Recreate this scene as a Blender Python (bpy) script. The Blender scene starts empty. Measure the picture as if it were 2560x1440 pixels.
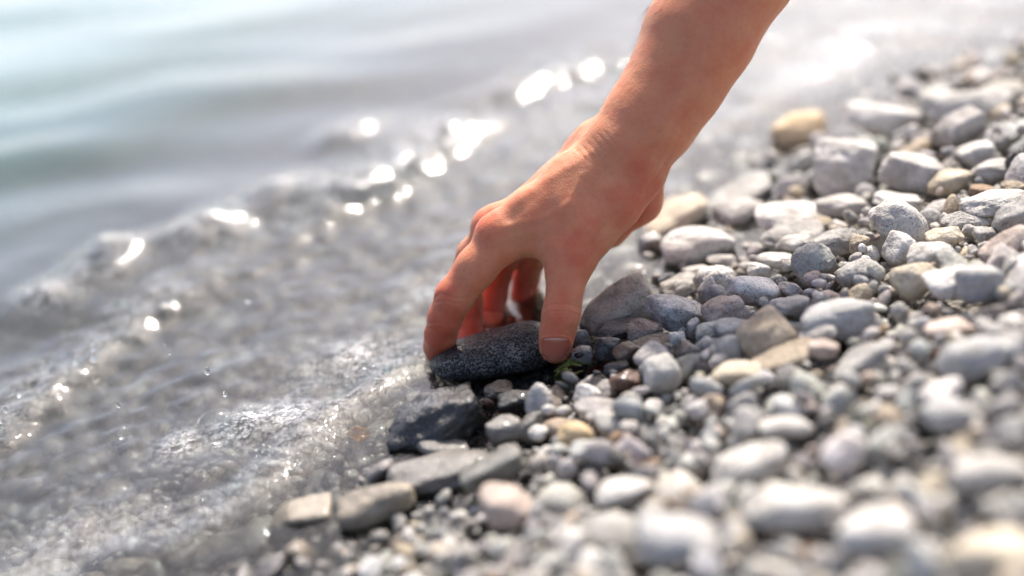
import bpy, math, random, time
import numpy as np
from mathutils import Matrix, Vector
T0 = time.time()
rng = np.random.default_rng(11)
random.seed(11)
sc = bpy.context.scene
COL = sc.collection

# ------------------------------------------------------------------ camera, sky, sun, exposure
PITCH, ROLL = math.radians(27.0), math.radians(10.0)
FOC, SENS, DIST = 50.0, 36.0, 0.71           # lens, sensor, focus distance
CAM_H = 0.362
cp, sp_, cr, sr = math.cos(PITCH), math.sin(PITCH), math.cos(ROLL), math.sin(ROLL)
UP0 = np.array([0, sp_, cp]); FWD = np.array([0, cp, -sp_])
RIGHT = cr * np.array([1., 0, 0]) - sr * UP0
UPV = sr * np.array([1., 0, 0]) + cr * UP0
EYE = np.array([0, 0, CAM_H])
cam_d = bpy.data.cameras.new('camera'); cam = bpy.data.objects.new('camera', cam_d); COL.objects.link(cam)
M = Matrix.Identity(4)
for r in range(3):
    M[r][0], M[r][1], M[r][2], M[r][3] = RIGHT[r], UPV[r], -FWD[r], EYE[r]
cam.matrix_world = M
cam_d.lens, cam_d.sensor_width = FOC, SENS
cam_d.clip_start, cam_d.clip_end = 0.02, 500
cam_d.dof.use_dof = True
cam_d.dof.focus_distance = DIST
cam_d.dof.aperture_fstop = 2.0
sc.camera = cam

SUN_EL, SUN_AZ = math.radians(47.5), math.radians(20)      # azimuth measured from +Y (away from the camera) towards +X
SUN_DIR = np.array([math.sin(SUN_AZ) * math.cos(SUN_EL), math.cos(SUN_AZ) * math.cos(SUN_EL), math.sin(SUN_EL)])
world = bpy.data.worlds.new('World'); sc.world = world; world.use_nodes = True
wn = world.node_tree; bgn = wn.nodes['Background']
sky = wn.nodes.new('ShaderNodeTexSky'); sky.sky_type = 'NISHITA'; sky.sun_disc = False
sky.sun_elevation = SUN_EL; sky.sun_rotation = SUN_AZ; sky.altitude = 300; sky.dust_density = 4.0; sky.air_density = 0.55; sky.ozone_density = 0.4
wn.links.new(sky.outputs[0], bgn.inputs[0]); bgn.inputs[1].default_value = 0.15
sun_d = bpy.data.lights.new('sun', 'SUN'); sun_d.energy = 2.9; sun_d.angle = math.radians(0.8); sun_d.color = (1, 0.94, 0.86)
sun = bpy.data.objects.new('sun', sun_d); COL.objects.link(sun)
sun.rotation_euler = Vector(-SUN_DIR).to_track_quat('-Z', 'Y').to_euler(); sun.location = (-1, 1.5, 2)
sc.view_settings.view_transform = 'Standard'; sc.view_settings.look = 'None'
sc.view_settings.exposure = 1.22; sc.view_settings.gamma = 1.0
sc.render.engine = 'CYCLES'
sc.cycles.use_denoising = True
try: sc.cycles.denoiser = 'OPENIMAGEDENOISE'
except Exception: pass
sc.cycles.use_adaptive_sampling = False
sc.cycles.max_bounces = 10; sc.cycles.transparent_max_bounces = 24
sc.cycles.sample_clamp_indirect = 6.0; sc.cycles.sample_clamp_direct = 0
sc.cycles.caustics_reflective = False; sc.cycles.caustics_refractive = False

# ------------------------------------------------------------------ projection helpers (metres)
def ray(px, py):
    px = np.asarray(px, float); py = np.asarray(py, float)
    u = (px - 1280) / 2560 * SENS / FOC; v = (720 - py) / 2560 * SENS / FOC
    return u[..., None] * RIGHT + v[..., None] * UPV + FWD
def at_depth(px, py, w):                                   # w = metres beyond the plane of focus
    return EYE + ray(px, py) * (DIST + np.asarray(w, float))[..., None]
def project(P):
    d = np.asarray(P) - EYE
    z = d @ FWD
    return 1280 + d @ RIGHT / z / (SENS / FOC) * 2560, 720 - d @ UPV / z / (SENS / FOC) * 2560, z
def on_level(px, py, z=0.0):
    r = ray(px, py); t = (z - CAM_H) / r[..., 2]
    return EYE + r * t[..., None]

# ------------------------------------------------------------------ noise
def vnoise(P, seed=0):
    P = np.asarray(P, float); I = np.floor(P).astype(np.int64); f = P - I; f = f * f * (3 - 2 * f)
    def h(ix, iy, iz):
        n = (ix * 374761393 + iy * 668265263 + iz * 2147483647 + seed * 1274126177) & 0x7fffffff
        n = ((n ^ (n >> 13)) * 1274126177) & 0x7fffffff
        return ((n ^ (n >> 16)) & 0xffff) / 65535.0 * 2 - 1
    out = 0
    for a in (0, 1):
        for b in (0, 1):
            for c in (0, 1):
                w = (f[..., 0] if a else 1 - f[..., 0]) * (f[..., 1] if b else 1 - f[..., 1]) * (f[..., 2] if c else 1 - f[..., 2])
                out = out + w * h(I[..., 0] + a, I[..., 1] + b, I[..., 2] + c)
    return out
def n2(x, y, s, seed=0):
    return vnoise(np.stack([x * s, y * s, np.zeros_like(x) + 0.37], -1), seed)

# ------------------------------------------------------------------ terrain: shoreline and beach slope
shore_px = np.array([(300, 1560), (470, 1420), (640, 1290), (880, 1085), (1060, 915), (1290, 738), (1520, 556), (1830, 325), (2200, 150), (2560, 30)], float)
S = on_level(shore_px[:, 0], shore_px[:, 1])[:, :2]
S = np.vstack([S[0] - (S[1] - S[0]) / np.linalg.norm(S[1] - S[0]) * 40, S, S[-1] + (S[-1] - S[-3]) / np.linalg.norm(S[-1] - S[-3]) * 60])
def shore_dist(x, y):                                      # metres inland (+) or out into the water (-)
    x = np.asarray(x, float); y = np.asarray(y, float)
    best = np.full(x.shape, 1e9); sg = np.ones(x.shape)
    for a, b in zip(S[:-1], S[1:]):
        d = b - a; L = d @ d
        t = np.clip(((x - a[0]) * d[0] + (y - a[1]) * d[1]) / L, 0, 1)
        ex, ey = x - (a[0] + t * d[0]), y - (a[1] + t * d[1])
        q = np.hypot(ex, ey); m = q < best
        best = np.where(m, q, best); sg = np.where(m, np.sign(d[1] * (x - a[0]) - d[0] * (y - a[1])), sg)
    return best * sg
def ground_z(x, y):
    s = shore_dist(x, y)
    land = 0.19 * np.minimum(s, 0.55) + 0.05 * np.clip(s - 0.55, 0, 20)
    wat = -0.26 * np.minimum(-s, 1.2) - 0.06 * np.clip(-s - 1.2, 0, 20)
    z = np.where(s > 0, land, wat) - 0.012
    fade = np.clip(1 - (np.hypot(x, y - .8) - 3) / 6, 0, 1)
    return z + fade * (0.006 * n2(x, y, 7, 3) + 0.003 * n2(x, y, 19, 4))
def ground_hit(px, py, lift=0.0):
    r = ray(px, py); t = 0.35
    p = EYE + r * t
    for i in range(400):
        p = EYE + r * t
        g = p[2] - (float(ground_z(p[0], p[1])) + lift)
        if g < 2e-4: break
        t += max(g * 0.8, 4e-4)
    return p

# ------------------------------------------------------------------ mesh helpers
def mesh_np(name, V, F, smooth=True, attrs=None):
    me = bpy.data.meshes.new(name)
    V = np.asarray(V, np.float32); F = np.asarray(F, np.int32)
    n = F.shape[1]
    me.vertices.add(len(V)); me.vertices.foreach_set('co', V.ravel())
    me.loops.add(F.size); me.loops.foreach_set('vertex_index', F.ravel())
    me.polygons.add(len(F)); me.polygons.foreach_set('loop_start', np.arange(0, F.size, n, dtype=np.int32))
    try: me.polygons.foreach_set('loop_total', np.full(len(F), n, np.int32))
    except Exception: pass
    me.polygons.foreach_set('use_smooth', np.full(len(F), smooth, bool))
    for k, (typ, arr) in (attrs or {}).items():
        a = me.attributes.new(k, typ, 'POINT')
        arr = np.asarray(arr, np.float32)
        if typ == 'FLOAT': a.data.foreach_set('value', arr.ravel())
        elif typ == 'FLOAT_VECTOR': a.data.foreach_set('vector', arr.ravel())
        else: a.data.foreach_set('color', arr.ravel())
    me.update(calc_edges=True); me.validate()
    return me
def link(name, me, mat=None, parent=None, loc=None, label=None, cat=None, group=None, kind=None):
    o = bpy.data.objects.new(name, me); COL.objects.link(o)
    if mat is not None: me.materials.append(mat)
    if parent is not None: o.parent = parent
    if loc is not None: o.location = loc
    if label: o['label'] = label
    if cat: o['category'] = cat
    if group: o['group'] = group
    if kind: o['kind'] = kind
    return o
def icosphere(level):
    t = (1 + 5 ** .5) / 2
    V = [(-1, t, 0), (1, t, 0), (-1, -t, 0), (1, -t, 0), (0, -1, t), (0, 1, t), (0, -1, -t), (0, 1, -t), (t, 0, -1), (t, 0, 1), (-t, 0, -1), (-t, 0, 1)]
    F = [(0, 11, 5), (0, 5, 1), (0, 1, 7), (0, 7, 10), (0, 10, 11), (1, 5, 9), (5, 11, 4), (11, 10, 2), (10, 7, 6), (7, 1, 8), (3, 9, 4), (3, 4, 2), (3, 2, 6), (3, 6, 8), (3, 8, 9), (4, 9, 5), (2, 4, 11), (6, 2, 10), (8, 6, 7), (9, 8, 1)]
    V = [np.array(v) / np.linalg.norm(v) for v in V]
    for _ in range(level):
        cache = {}; G = []
        def mid(a, b):
            k = (min(a, b), max(a, b))
            if k not in cache:
                m = V[a] + V[b]; V.append(m / np.linalg.norm(m)); cache[k] = len(V) - 1
            return cache[k]
        for a, b, c in F:
            x, y, z = mid(a, b), mid(b, c), mid(c, a)
            G += [(a, x, z), (b, y, x), (c, z, y), (x, y, z)]
        F = G
    return np.array(V), np.array(F)
ICO = [icosphere(k) for k in range(5)]

# ------------------------------------------------------------------ node helpers
class NT:
    def __init__(s, mat): s.t = mat.node_tree; s.t.nodes.clear()
    def n(s, typ, ins=None, **kw):
        nd = s.t.nodes.new(typ)
        for k, v in kw.items(): setattr(nd, k, v)
        for k, v in (ins or {}).items():
            if isinstance(v, bpy.types.NodeSocket): s.t.links.new(v, nd.inputs[k])
            else: nd.inputs[k].default_value = v
        return nd
    def math(s, op, a, b=0.5, c=0.5, clamp=False):
        nd = s.n('ShaderNodeMath', {0: a, 1: b, 2: c}, operation=op); nd.use_clamp = clamp; return nd.outputs[0]
    def vmath(s, op, a, b=(0, 0, 0)):
        nd = s.n('ShaderNodeVectorMath', {0: a, 1: b}, operation=op)
        return nd.outputs['Value'] if op in ('DOT_PRODUCT', 'LENGTH') else nd.outputs[0]
    def mix(s, f, a, b, blend='MIX'):
        nd = s.n('ShaderNodeMix', data_type='RGBA', blend_type=blend)
        for i, v in ((0, f), (6, a), (7, b)):
            if isinstance(v, bpy.types.NodeSocket): s.t.links.new(v, nd.inputs[i])
            else: nd.inputs[i].default_value = v if i == 0 else (*v[:3], 1)
        return nd.outputs[2]
    def noise(s, vec, scale, detail=4, rough=.5, dist=0.0):
        return s.n('ShaderNodeTexNoise', {'Vector': vec, 'Scale': scale, 'Detail': detail, 'Roughness': rough, 'Distortion': dist}).outputs[0]
    def ramp(s, f, lo, hi, a=0.0, b=1.0):
        return s.n('ShaderNodeMapRange', {0: f, 1: lo, 2: hi, 3: a, 4: b}, interpolation_type='SMOOTHSTEP').outputs[0]
    def attr(s, name): return s.n('ShaderNodeAttribute', attribute_name=name)
    def out(s, surf, vol=None):
        o = s.n('ShaderNodeOutputMaterial', {'Surface': surf}); return o
def new_mat(name):
    m = bpy.data.materials.new(name); m.use_nodes = True; return m, NT(m)

# ------------------------------------------------------------------ stone material: colour, speckle, banding and wetness come from attributes
def stone_material():
    m, t = new_mat('river_stone')
    pos = t.n('ShaderNodeNewGeometry').outputs['Position']
    off = t.attr('off').outputs['Vector']; colr = t.attr('col').outputs['Color']
    par = t.n('ShaderNodeSeparateXYZ', {0: t.attr('par').outputs['Vector']})
    spk, band, wet0 = t.math('MULTIPLY_ADD', par.outputs[0], .85, .28), par.outputs[1], par.outputs[2]
    P = t.vmath('ADD', pos, off)
    n_big = t.noise(P, 75, 3, .55)
    n_mid = t.noise(P, 240, 5, .65)
    n_fine = t.noise(P, 750, 3, .6)
    n_patch = t.noise(t.vmath('ADD', P, (3.1, 7.7, 1.3)), 130, 4, .6)
    # dark mineral grains, denser in patches
    grain = t.math('MULTIPLY', t.ramp(n_fine, .545, .62), t.ramp(n_patch, .38, .64))
    grain2 = t.ramp(n_mid, .62, .69)
    base = t.mix(t.ramp(n_big, .25, .75), t.vmath('MULTIPLY', colr, (.64, .625, .61)), t.vmath('MULTIPLY', colr, (1.15, 1.15, 1.15)))
    base = t.mix(t.math('MULTIPLY', t.ramp(n_patch, .55, .75), .35), base, t.vmath('MULTIPLY', colr, (1.0, .9, .78)))
    # banding along a random direction
    dirv = t.vmath('NORMALIZE', t.vmath('SUBTRACT', off, (5, 5, 5)))
    q = t.math('MULTIPLY_ADD', n_big, .016, t.vmath('DOT_PRODUCT', P, dirv))
    wv = t.math('SINE', t.math('MULTIPLY', q, 900.0))
    wv = t.math('MULTIPLY', t.ramp(wv, .1, .95), t.math('MULTIPLY', band, t.ramp(n_mid, .3, .6)))
    base = t.mix(wv, base, t.vmath('MULTIPLY', colr, (.38, .38, .40)))
    g = t.math('MULTIPLY', t.math('MAXIMUM', grain, t.math('MULTIPLY', grain2, .55)), spk, clamp=True)
    base = t.mix(g, base, t.vmath('MULTIPLY', colr, (.17, .17, .17)))
    lightg = t.math('MULTIPLY', t.ramp(n_fine, .44, .36), t.math('MULTIPLY', spk, .55))
    base = t.mix(lightg, base, t.mix(.45, colr, (.8, .8, .78)))
    wet = t.ramp(t.math('MULTIPLY_ADD', n_big, .5, t.math('SUBTRACT', wet0, .25)), .3, .7)
    basew = t.mix(wet, base, t.vmath('MULTIPLY', base, (.44, .42, .395)))
    rough = t.math('MULTIPLY_ADD', wet, -.46, t.math('MULTIPLY_ADD', n_mid, .12, .72))
    bstr = t.math('MULTIPLY_ADD', wet, -.2, .8)
    hgt = t.math('ADD', t.math('MULTIPLY', n_mid, 1.0), t.math('MULTIPLY', n_fine, .45))
    bump = t.n('ShaderNodeBump', {'Height': hgt, 'Strength': bstr, 'Distance': .0027}).outputs[0]
    b = t.n('ShaderNodeBsdfPrincipled', {'Base Color': basew, 'Roughness': rough, 'Normal': bump, 'IOR': 1.45,
            'Specular IOR Level': t.math('MULTIPLY_ADD', wet, .3, .32), 'Coat Weight': t.math('MULTIPLY', wet, .25), 'Coat Roughness': .14})
    t.out(b.outputs[0]); return m
STONE = stone_material()

# ------------------------------------------------------------------ pebble shapes: rounded intersection of random half-spaces
def unit_shape(dirs, seed, angular):
    r = np.random.default_rng(seed)
    k = r.integers(9, 16)
    N = r.normal(size=(k, 3)); N /= np.linalg.norm(N, axis=1)[:, None]
    N = np.vstack([N, np.eye(3), -np.eye(3)])
    D = np.concatenate([r.uniform(.74, 1.1, k), r.uniform(.9, 1.05, 6)])
    c = np.maximum(dirs @ N.T / D, 1e-3)
    p = 4 + 22 * angular
    rad = (np.sum(c ** p, axis=1)) ** (-1 / p)
    rad = rad / np.percentile(rad, 92)
    rad *= 1 + .10 * vnoise(dirs * 1.6 + seed * 3.3, seed) + .045 * vnoise(dirs * 4 + seed, seed + 1) + .014 * vnoise(dirs * 10 + seed, seed + 4)
    if angular > .9: rad *= 1 + .10 * np.abs(vnoise(dirs * 2.3 + seed, seed + 7)) + .07 * np.abs(vnoise(dirs * 5.1 + seed, seed + 8)) - .06
    if angular > .3: rad *= 1 + .03 * angular * vnoise(dirs * 7 + seed, seed + 2) + .02 * angular * vnoise(dirs * 15 + seed, seed + 3)
    return dirs * rad[:, None]
NSH = 26
SHAPE_ANG = [0.0, .05, .1, .15, .2, .25, .3, .35, .4, .5, .6, .75, .9] * 2
LIB = {l: [unit_shape(ICO[l][0], 100 + i, SHAPE_ANG[i]) for i in range(NSH)] for l in (1, 2, 3)}
def wetness(P, s=None):
    i = np.clip(((P[..., 0] - GX0) / GR).astype(int), 0, WET.shape[0] - 1); j = np.clip(((P[..., 1] - GY0) / GR).astype(int), 0, WET.shape[1] - 1)
    return np.clip(WET[i, j] - (P[..., 2] - BASE[i, j] - .019) / .05, 0, 1)

# ------------------------------------------------------------------ the stones one can name, from the photograph: (px, py, width, height, tilt, colour, speckle, banding, angularity, wet bias, label)
PAL = dict(white=(.67, .637, .578), pale=(.545, .518, .468), grey=(.40, .383, .352), blue=(.435, .425, .402), mauve=(.465, .43, .392), tan=(.45, .37, .27),
           brown=(.28, .19, .12), cream=(.60, .52, .39), dark=(.12, .115, .106), black=(.045, .044, .043), gold=(.60, .45, .26), green=(.425, .425, .375),
           pink=(.54, .44, .37), ochre=(.46, .33, .13), red=(.27, .13, .08), peach=(.74, .55, .33))
HEROES = [
 (1545, 766, 225, 125, 24, 'cream', .45, .1, .12, 0, 'tan slab with brown stained underside just right of the thumb'),
 (1686, 778, 184, 96, -6, 'white', .6, .35, .25, 0, 'angular pale grey-green stone with a dark crack, right of the tan slab'),
 (1881, 731, 164, 96, -6, 'white', .75, .15, .0, 0, 'white oval pebble with black specks, in front of its speckled twin'),
 (1792, 700, 118, 92, 20, 'white', .7, .1, .05, 0, 'white rounded pebble with black specks, half hidden behind the speckled oval'),
 (1808, 782, 118, 92, 30, 'pink', .5, .2, .35, 0, 'pinkish grey cone-shaped pebble leaning below the two speckled white ones'),
 (1744, 614, 208, 108, 8, 'white', .6, .1, .1, 0, 'long white mottled stone right of the heel of the hand'),
 (1622, 626, 84, 80, 10, 'pale', .6, .0, .1, .2, 'round grey mottled stone against the left end of the long white one'),
 (1680, 548, 200, 112, 32, 'cream', .1, .1, .1, 0, 'cream stone with an ochre flank, blurred behind the heel of the hand'),
 (1694, 482, 96, 52, 5, 'dark', .2, .0, .2, .6, 'dark greenish stone beside the wrist, behind the cream one'),
 (1828, 498, 250, 72, 20, 'grey', .3, .2, .1, 0, 'long slate grey stone slanting up behind the cream stone'),
 (1850, 530, 145, 78, 8, 'pale', .4, .0, .1, 0, 'pale rounded stone below the long slate grey one'),
 (1966, 541, 220, 78, -3, 'white', .3, .1, .1, 0, 'broad pale hump of stone behind the flat dark-edged slab'),
 (1980, 590, 184, 62, 2, 'grey', .6, .3, .35, 0, 'flat dark-edged slab lying behind the oblong granite pebble'),
 (1996, 612, 128, 58, 6, 'pale', .7, .0, .3, 0, 'oblong light granite pebble leaning on the flat dark-edged slab'),
 (2090, 604, 155, 62, 16, 'grey', .5, .4, .4, 0, 'dark-faced slanting stone left of the upright granite egg'),
 (2034, 660, 128, 88, 30, 'green', .25, .15, .75, 0, 'angular pale green-grey block pointing up to the right'),
 (2150, 616, 68, 60, 48, 'tan', .5, .2, .4, 0, 'small tan speckled stone between dark-faced stone and granite egg'),
 (2145, 678, 118, 72, 15, 'grey', .5, .35, .15, 0, 'grey banded oval stone in front of the upright granite egg'),
 (1935, 652, 104, 46, 3, 'white', .25, .1, .2, 0, 'low white pebble behind the speckled oval'),
 (1896, 676, 72, 44, 0, 'white', .15, .0, .1, 0, 'small chalk white pebble peeping over the speckled oval'),
 (1984, 657, 70, 44, 8, 'pale', .2, .0, .1, 0, 'small smooth pale pebble left of the angular green-grey block'),
 (1805, 650, 84, 34, 4, 'pale', .4, .1, .2, 0, 'thin pale pebble at the foot of the long white mottled stone'),
 (1744, 682, 92, 48, 12, 'pale', .2, .1, .2, 0, 'smooth pale pebble left of the half hidden speckled one'),
 (1671, 700, 58, 50, 35, 'black', .1, .0, .5, .4, 'black wedge of stone above the tan slab'),
 (1700, 716, 120, 52, 25, 'pale', .3, .2, .3, 0, 'pale flat stone slanting between black wedge and speckled pebbles'),
 (1518, 868, 80, 64, 5, 'dark', .8, .2, .25, .9, 'dark wet speckled pebble right of the thumb tip'),
 (1553, 822, 158, 56, 13, 'grey', .5, .3, .2, .6, 'flat wet grey stone under the tan slab'),
 (1612, 830, 108, 64, 8, 'pink', .35, .2, .5, .5, 'brownish pitted stone below the cracked grey-green one'),
 (1634, 857, 128, 46, 14, 'brown', .3, .3, .5, .6, 'brown ridge of stone in front of the pitted one'),
 (1570, 884, 74, 74, 40, 'brown', .5, .3, .45, .9, 'purplish brown wet stone with reddish flecks'),
 (1660, 882, 76, 68, 10, 'dark', .4, .2, .05, .8, 'round dark grey wet pebble right of the purplish brown stone'),
 (1617, 888, 50, 62, 20, 'tan', .4, .2, .15, .4, 'small tan pebble pressed between purplish brown and dark round ones'),
 (1720, 880, 78, 60, -12, 'dark', .6, .2, .1, .7, 'dark speckled pebble at the right end of the wet pebbles'),
 (1453, 884, 68, 56, 5, 'white', .02, .0, .35, .3, 'milky white quartz pebble touching the thumb tip'),
 (1450, 850, 60, 58, 20, 'pale', .5, .1, .1, .2, 'round light grey pebble beside the thumb nail'),
 (1694, 848, 48, 42, 10, 'white', .4, .0, .6, 0, 'small rough white pebble below the cracked grey-green stone'),
 (1736, 818, 44, 38, 30, 'pale', .5, .0, .5, 0, 'tiny rough grey stone under the tip of the cracked one'),
 (1767, 830, 82, 54, 8, 'green', .25, .1, .3, 0, 'greenish grey pebble under the pinkish cone-shaped one'),
 (1663, 938, 116, 90, 20, 'pale', .1, .0, .1, .1, 'plump pale grey pebble in front of the dark round ones'),
 (1541, 922, 76, 38, 14, 'black', .1, .0, .3, 1, 'flat blue-black wet pebble right of the green weed'),
 (1566, 952, 88, 58, 12, 'red', .4, .1, .4, .9, 'dark reddish wet stone below the flat blue-black one'),
 (1919, 845, 172, 118, 34, 'tan', .3, .3, .35, 0, 'large tan-grey tilted stone in the soft foreground right of centre'),
 (1822, 874, 84, 112, 60, 'blue', .05, .0, .2, 0, 'smooth lilac grey stone left of the large tan-grey tilted one'),
 (1836, 818, 104, 58, 12, 'blue', .3, .0, .1, 0, 'bluish pebble between pinkish cone and lilac grey stone'),
 (2090, 798, 220, 112, 6, 'blue', .15, .05, .1, 0, 'big smooth bluish grey stone right of the large tan-grey one'),
 (2041, 836, 130, 74, 20, 'pale', .2, .1, .1, 0, 'rounded pale pebble leaning on the big bluish grey stone'),
 (2064, 872, 104, 50, 8, 'pink', .2, .1, .15, 0, 'low beige-pink pebble under the big bluish grey stone'),
 (1962, 892, 190, 52, 20, 'tan', .2, .2, .2, 0, 'long drab stone lying at the foot of the large tan-grey one'),
 (2100, 425, 178, 145, -6, 'white', .25, .35, .65, 0, 'blocky white boulder with a brown streaked front, highest on the left slope'),
 (2270, 436, 184, 122, -14, 'pale', .25, .1, .25, 0, 'broad pale stone right of the blocky boulder'),
 (2396, 331, 150, 110, 25, 'mauve', .25, .1, .5, 0, 'peaked mauve-grey stone out of focus near the right edge'),
 (2437, 384, 104, 68, 5, 'white', .15, .0, .15, 0, 'white dome-shaped stone in front of the peaked mauve one'),
 (2556, 404, 84, 84, 20, 'dark', .9, .3, .5, 0, 'black and white stone cut by the right edge of the picture'),
 (2242, 570, 182, 128, -38, 'pale', .85, .0, .05, 0, 'upright egg-shaped granite stone with fine grey grain'),
 (2252, 622, 104, 76, 62, 'white', .4, .2, .15, 0, 'pale finger-shaped stone leaning on the granite egg'),
 (2317, 640, 136, 78, 28, 'pale', .3, .15, .3, 0, 'wedge-shaped pale stone right of the finger-shaped one'),
 (2362, 597, 112, 56, 14, 'cream', .25, .2, .2, 0, 'cream flat-topped stone right of the granite egg'),
 (2460, 586, 70, 46, 10, 'grey', .5, .2, .25, 0, 'small dark grey knob of stone near right edge, below the speckled ledge'),
 (2421, 576, 44, 42, 0, 'mauve', .2, .1, .1, 0, 'tiny brownish round pebble beside the dark grey knob'),
 (2486, 514, 196, 80, 9, 'pale', .6, .1, .3, 0, 'speckled grey ledge of stone at the right edge'),
 (2532, 556, 104, 92, 32, 'grey', .5, .3, .25, 0, 'dark grey tilted stone under the speckled ledge'),
 (2536, 469, 66, 38, 4, 'tan', .4, .6, .5, 0, 'small striped stone standing on top of the speckled ledge'),
 (2462, 480, 88, 32, 0, 'brown', .3, .2, .35, 0, 'thin brown stone behind the speckled ledge'),
 (2410, 551, 134, 48, 12, 'grey', .5, .4, .2, 0, 'grey grooved stone between granite egg and speckled ledge'),
 (2287, 700, 120, 92, 26, 'cream', .15, .2, .15, 0, 'plump cream pebble below the wedge-shaped pale stone'),
 (2375, 712, 134, 82, 10, 'white', .15, .0, .1, 0, 'smooth whitish pebble right of the plump cream one'),
 (2446, 704, 134, 104, 5, 'blue', .35, .0, .05, 0, 'blurred bluish stone with a dark blotch near right edge'),
 (2506, 618, 156, 72, 32, 'pink', .15, .25, .25, 0, 'pinkish tan stone slanting up to the right edge'),
 (2538, 668, 94, 82, 20, 'grey', .25, .1, .1, 0, 'round grey stone under the pinkish tan slanting one'),
 (2200, 300, 230, 100, -6, 'white', .1, .1, .2, 0, 'wide white blurred stone above the blocky boulder'),
 (2003, 330, 165, 104, 12, 'peach', .05, .1, .2, 0, 'golden yellow blurred stone at the water left of the beach top'),
 (2484, 424, 146, 54, 3, 'pale', .15, .1, .2, 0, 'low pale stone under the white dome-shaped one'),
 (2374, 454, 136, 62, 10, 'cream', .1, .1, .2, 0, 'cream blurred stone between broad pale stone and ledge'),
 (2233, 504, 146, 50, 0, 'white', .15, .1, .2, 0, 'flat white stone behind the tip of the granite egg'),
 (2100, 514, 146, 58, 4, 'pale', .15, .1, .2, 0, 'flat pale stone under the blocky boulder'),
 (2440, 260, 260, 90, 8, 'pale', .1, .1, .2, 0, 'big hazy pale stone at the far right, above the peaked one'),
 (1095, 1052, 285, 160, 33, 'black', .3, .2, 1.0, 1, 'large black angular wet rock below the held stone'),
 (1104, 1116, 158, 66, 4, 'grey', .35, .2, .1, 1, 'smooth wet grey pebble at the foot of the black rock'),
 (1012, 955, 172, 72, 18, 'pale', .85, .0, .1, .5, 'wet granite stone at the water edge, left under the held stone'),
 (1247, 976, 90, 52, 6, 'tan', .4, .2, .6, 1, 'wet angular brown-grey stone right under the held stone'),
 (1219, 1010, 34, 32, 0, 'red', .1, .0, .2, 1, 'tiny rust red wet pebble behind the black rock'),
 (1301, 1004, 118, 62, 10, 'black', .15, .1, .4, 1, 'low black wet stone in the shade right of the black rock'),
 (1354, 978, 52, 28, 5, 'blue', .1, .0, .2, 1, 'small bluish wet pebble under the right end of held stone'),
 (1006, 1030, 66, 66, 30, 'grey', .8, .0, .1, .9, 'speckled wet pebble left of the black rock'),
 (1056, 1000, 104, 50, 14, 'mauve', .3, .2, .2, .9, 'pale wet stone behind the top of the black rock'),
 (1440, 1082, 108, 74, -14, 'gold', .02, .0, .15, .3, 'smooth golden orange pebble right of the black rock'),
 (1264, 1076, 116, 74, 10, 'grey', .4, .1, .2, 1, 'wet grey pebble between black rock and golden pebble'),
 (1324, 1066, 108, 54, 62, 'green', .3, .3, .4, 1, 'narrow wet grey-green stone standing beside the golden pebble'),
 (948, 1262, 222, 112, 25, 'cream', .05, .15, .25, .2, 'cream blurred rock with ochre underside in the front'),
 (757, 1286, 195, 106, 5, 'cream', .1, .2, .25, .3, 'tan blurred rock left of the cream one in the front'),
 (1085, 1178, 290, 92, 14, 'grey', .1, .1, .2, .9, 'wide wet grey stone with a bright glint, blurred in front of the black rock'),
 (1225, 1178, 220, 104, 26, 'green', .2, .2, .35, .8, 'dark greenish grey slanting stone in the front'),
 (1262, 1266, 168, 112, 8, 'pink', .15, .1, .1, .3, 'pinkish grey blurred stone in the front'),
 (1493, 1024, 136, 62, 10, 'mauve', .2, .1, .15, .2, 'mauve pebble above the golden orange one'),
 (1558, 1222, 176, 66, 14, 'white', .05, .1, .1, 0, 'long whitish blurred stone below the golden pebble'),
 (578, 1366, 210, 66, 16, 'grey', .2, .1, .1, 1, 'wet grey stone at the edge of the front foam'),
 (322, 1420, 150, 66, 0, 'tan', .1, .1, .2, .5, 'tan blurred stone at the bottom edge left'),
 (130, 1426, 180, 60, 0, 'pale', .1, .1, .2, .5, 'pale blurred stone at the bottom left corner'),
 (1696, 1352, 236, 140, 8, 'blue', .02, .0, .1, 0, 'big pale lilac blurred stone at the bottom, right of centre'),
 (1990, 1275, 270, 130, 0, 'pale', .02, .0, .1, 0, 'big smooth pale blurred stone in the lower right'),
 (2190, 1330, 240, 130, 10, 'white', .02, .0, .1, 0, 'large whitish blurred stone at the bottom right'),
 (1872, 1156, 230, 92, 10, 'pale', .05, .0, .1, 0, 'broad pale grey blurred stone over a dark hollow'),
 (2151, 906, 176, 66, 36, 'grey', .2, .1, .2, 0, 'grey slanting stone with a black hollow under its right end'),
 (1964, 1060, 156, 62, 4, 'white', .05, .0, .1, 0, 'white flat blurred stone left of a dark hollow'),
 (1849, 930, 156, 62, 6, 'cream', .1, .0, .1, 0, 'cream blurred stone below the lilac grey one'),
 (2367, 818, 150, 54, 10, 'pink', .1, .1, .2, 0, 'salmon pink blurred stone on the right'),
 (2434, 898, 190, 112, 8, 'blue', .1, .0, .1, 0, 'large bluish white blurred stone below the salmon pink one'),
 (2522, 872, 130, 96, 20, 'grey', .1, .1, .1, 0, 'slate blue blurred stone cut by the right edge'),
 (2367, 1032, 160, 88, 12, 'blue', .05, .0, .1, 0, 'pale blue-grey blurred stone in the lower right'),
 (2480, 1180, 230, 110, 4, 'pale', .05, .0, .1, 0, 'wide soft grey stone near the lower right edge'),
 (2470, 1390, 260, 130, 0, 'cream', .05, .0, .1, 0, 'cream blurred stone in the bottom right corner'),
 (920, 668, 120, 50, 10, 'gold', .1, .1, .2, 1, 'yellowish stone showing through the shallow water left of the hand'),
]

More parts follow.
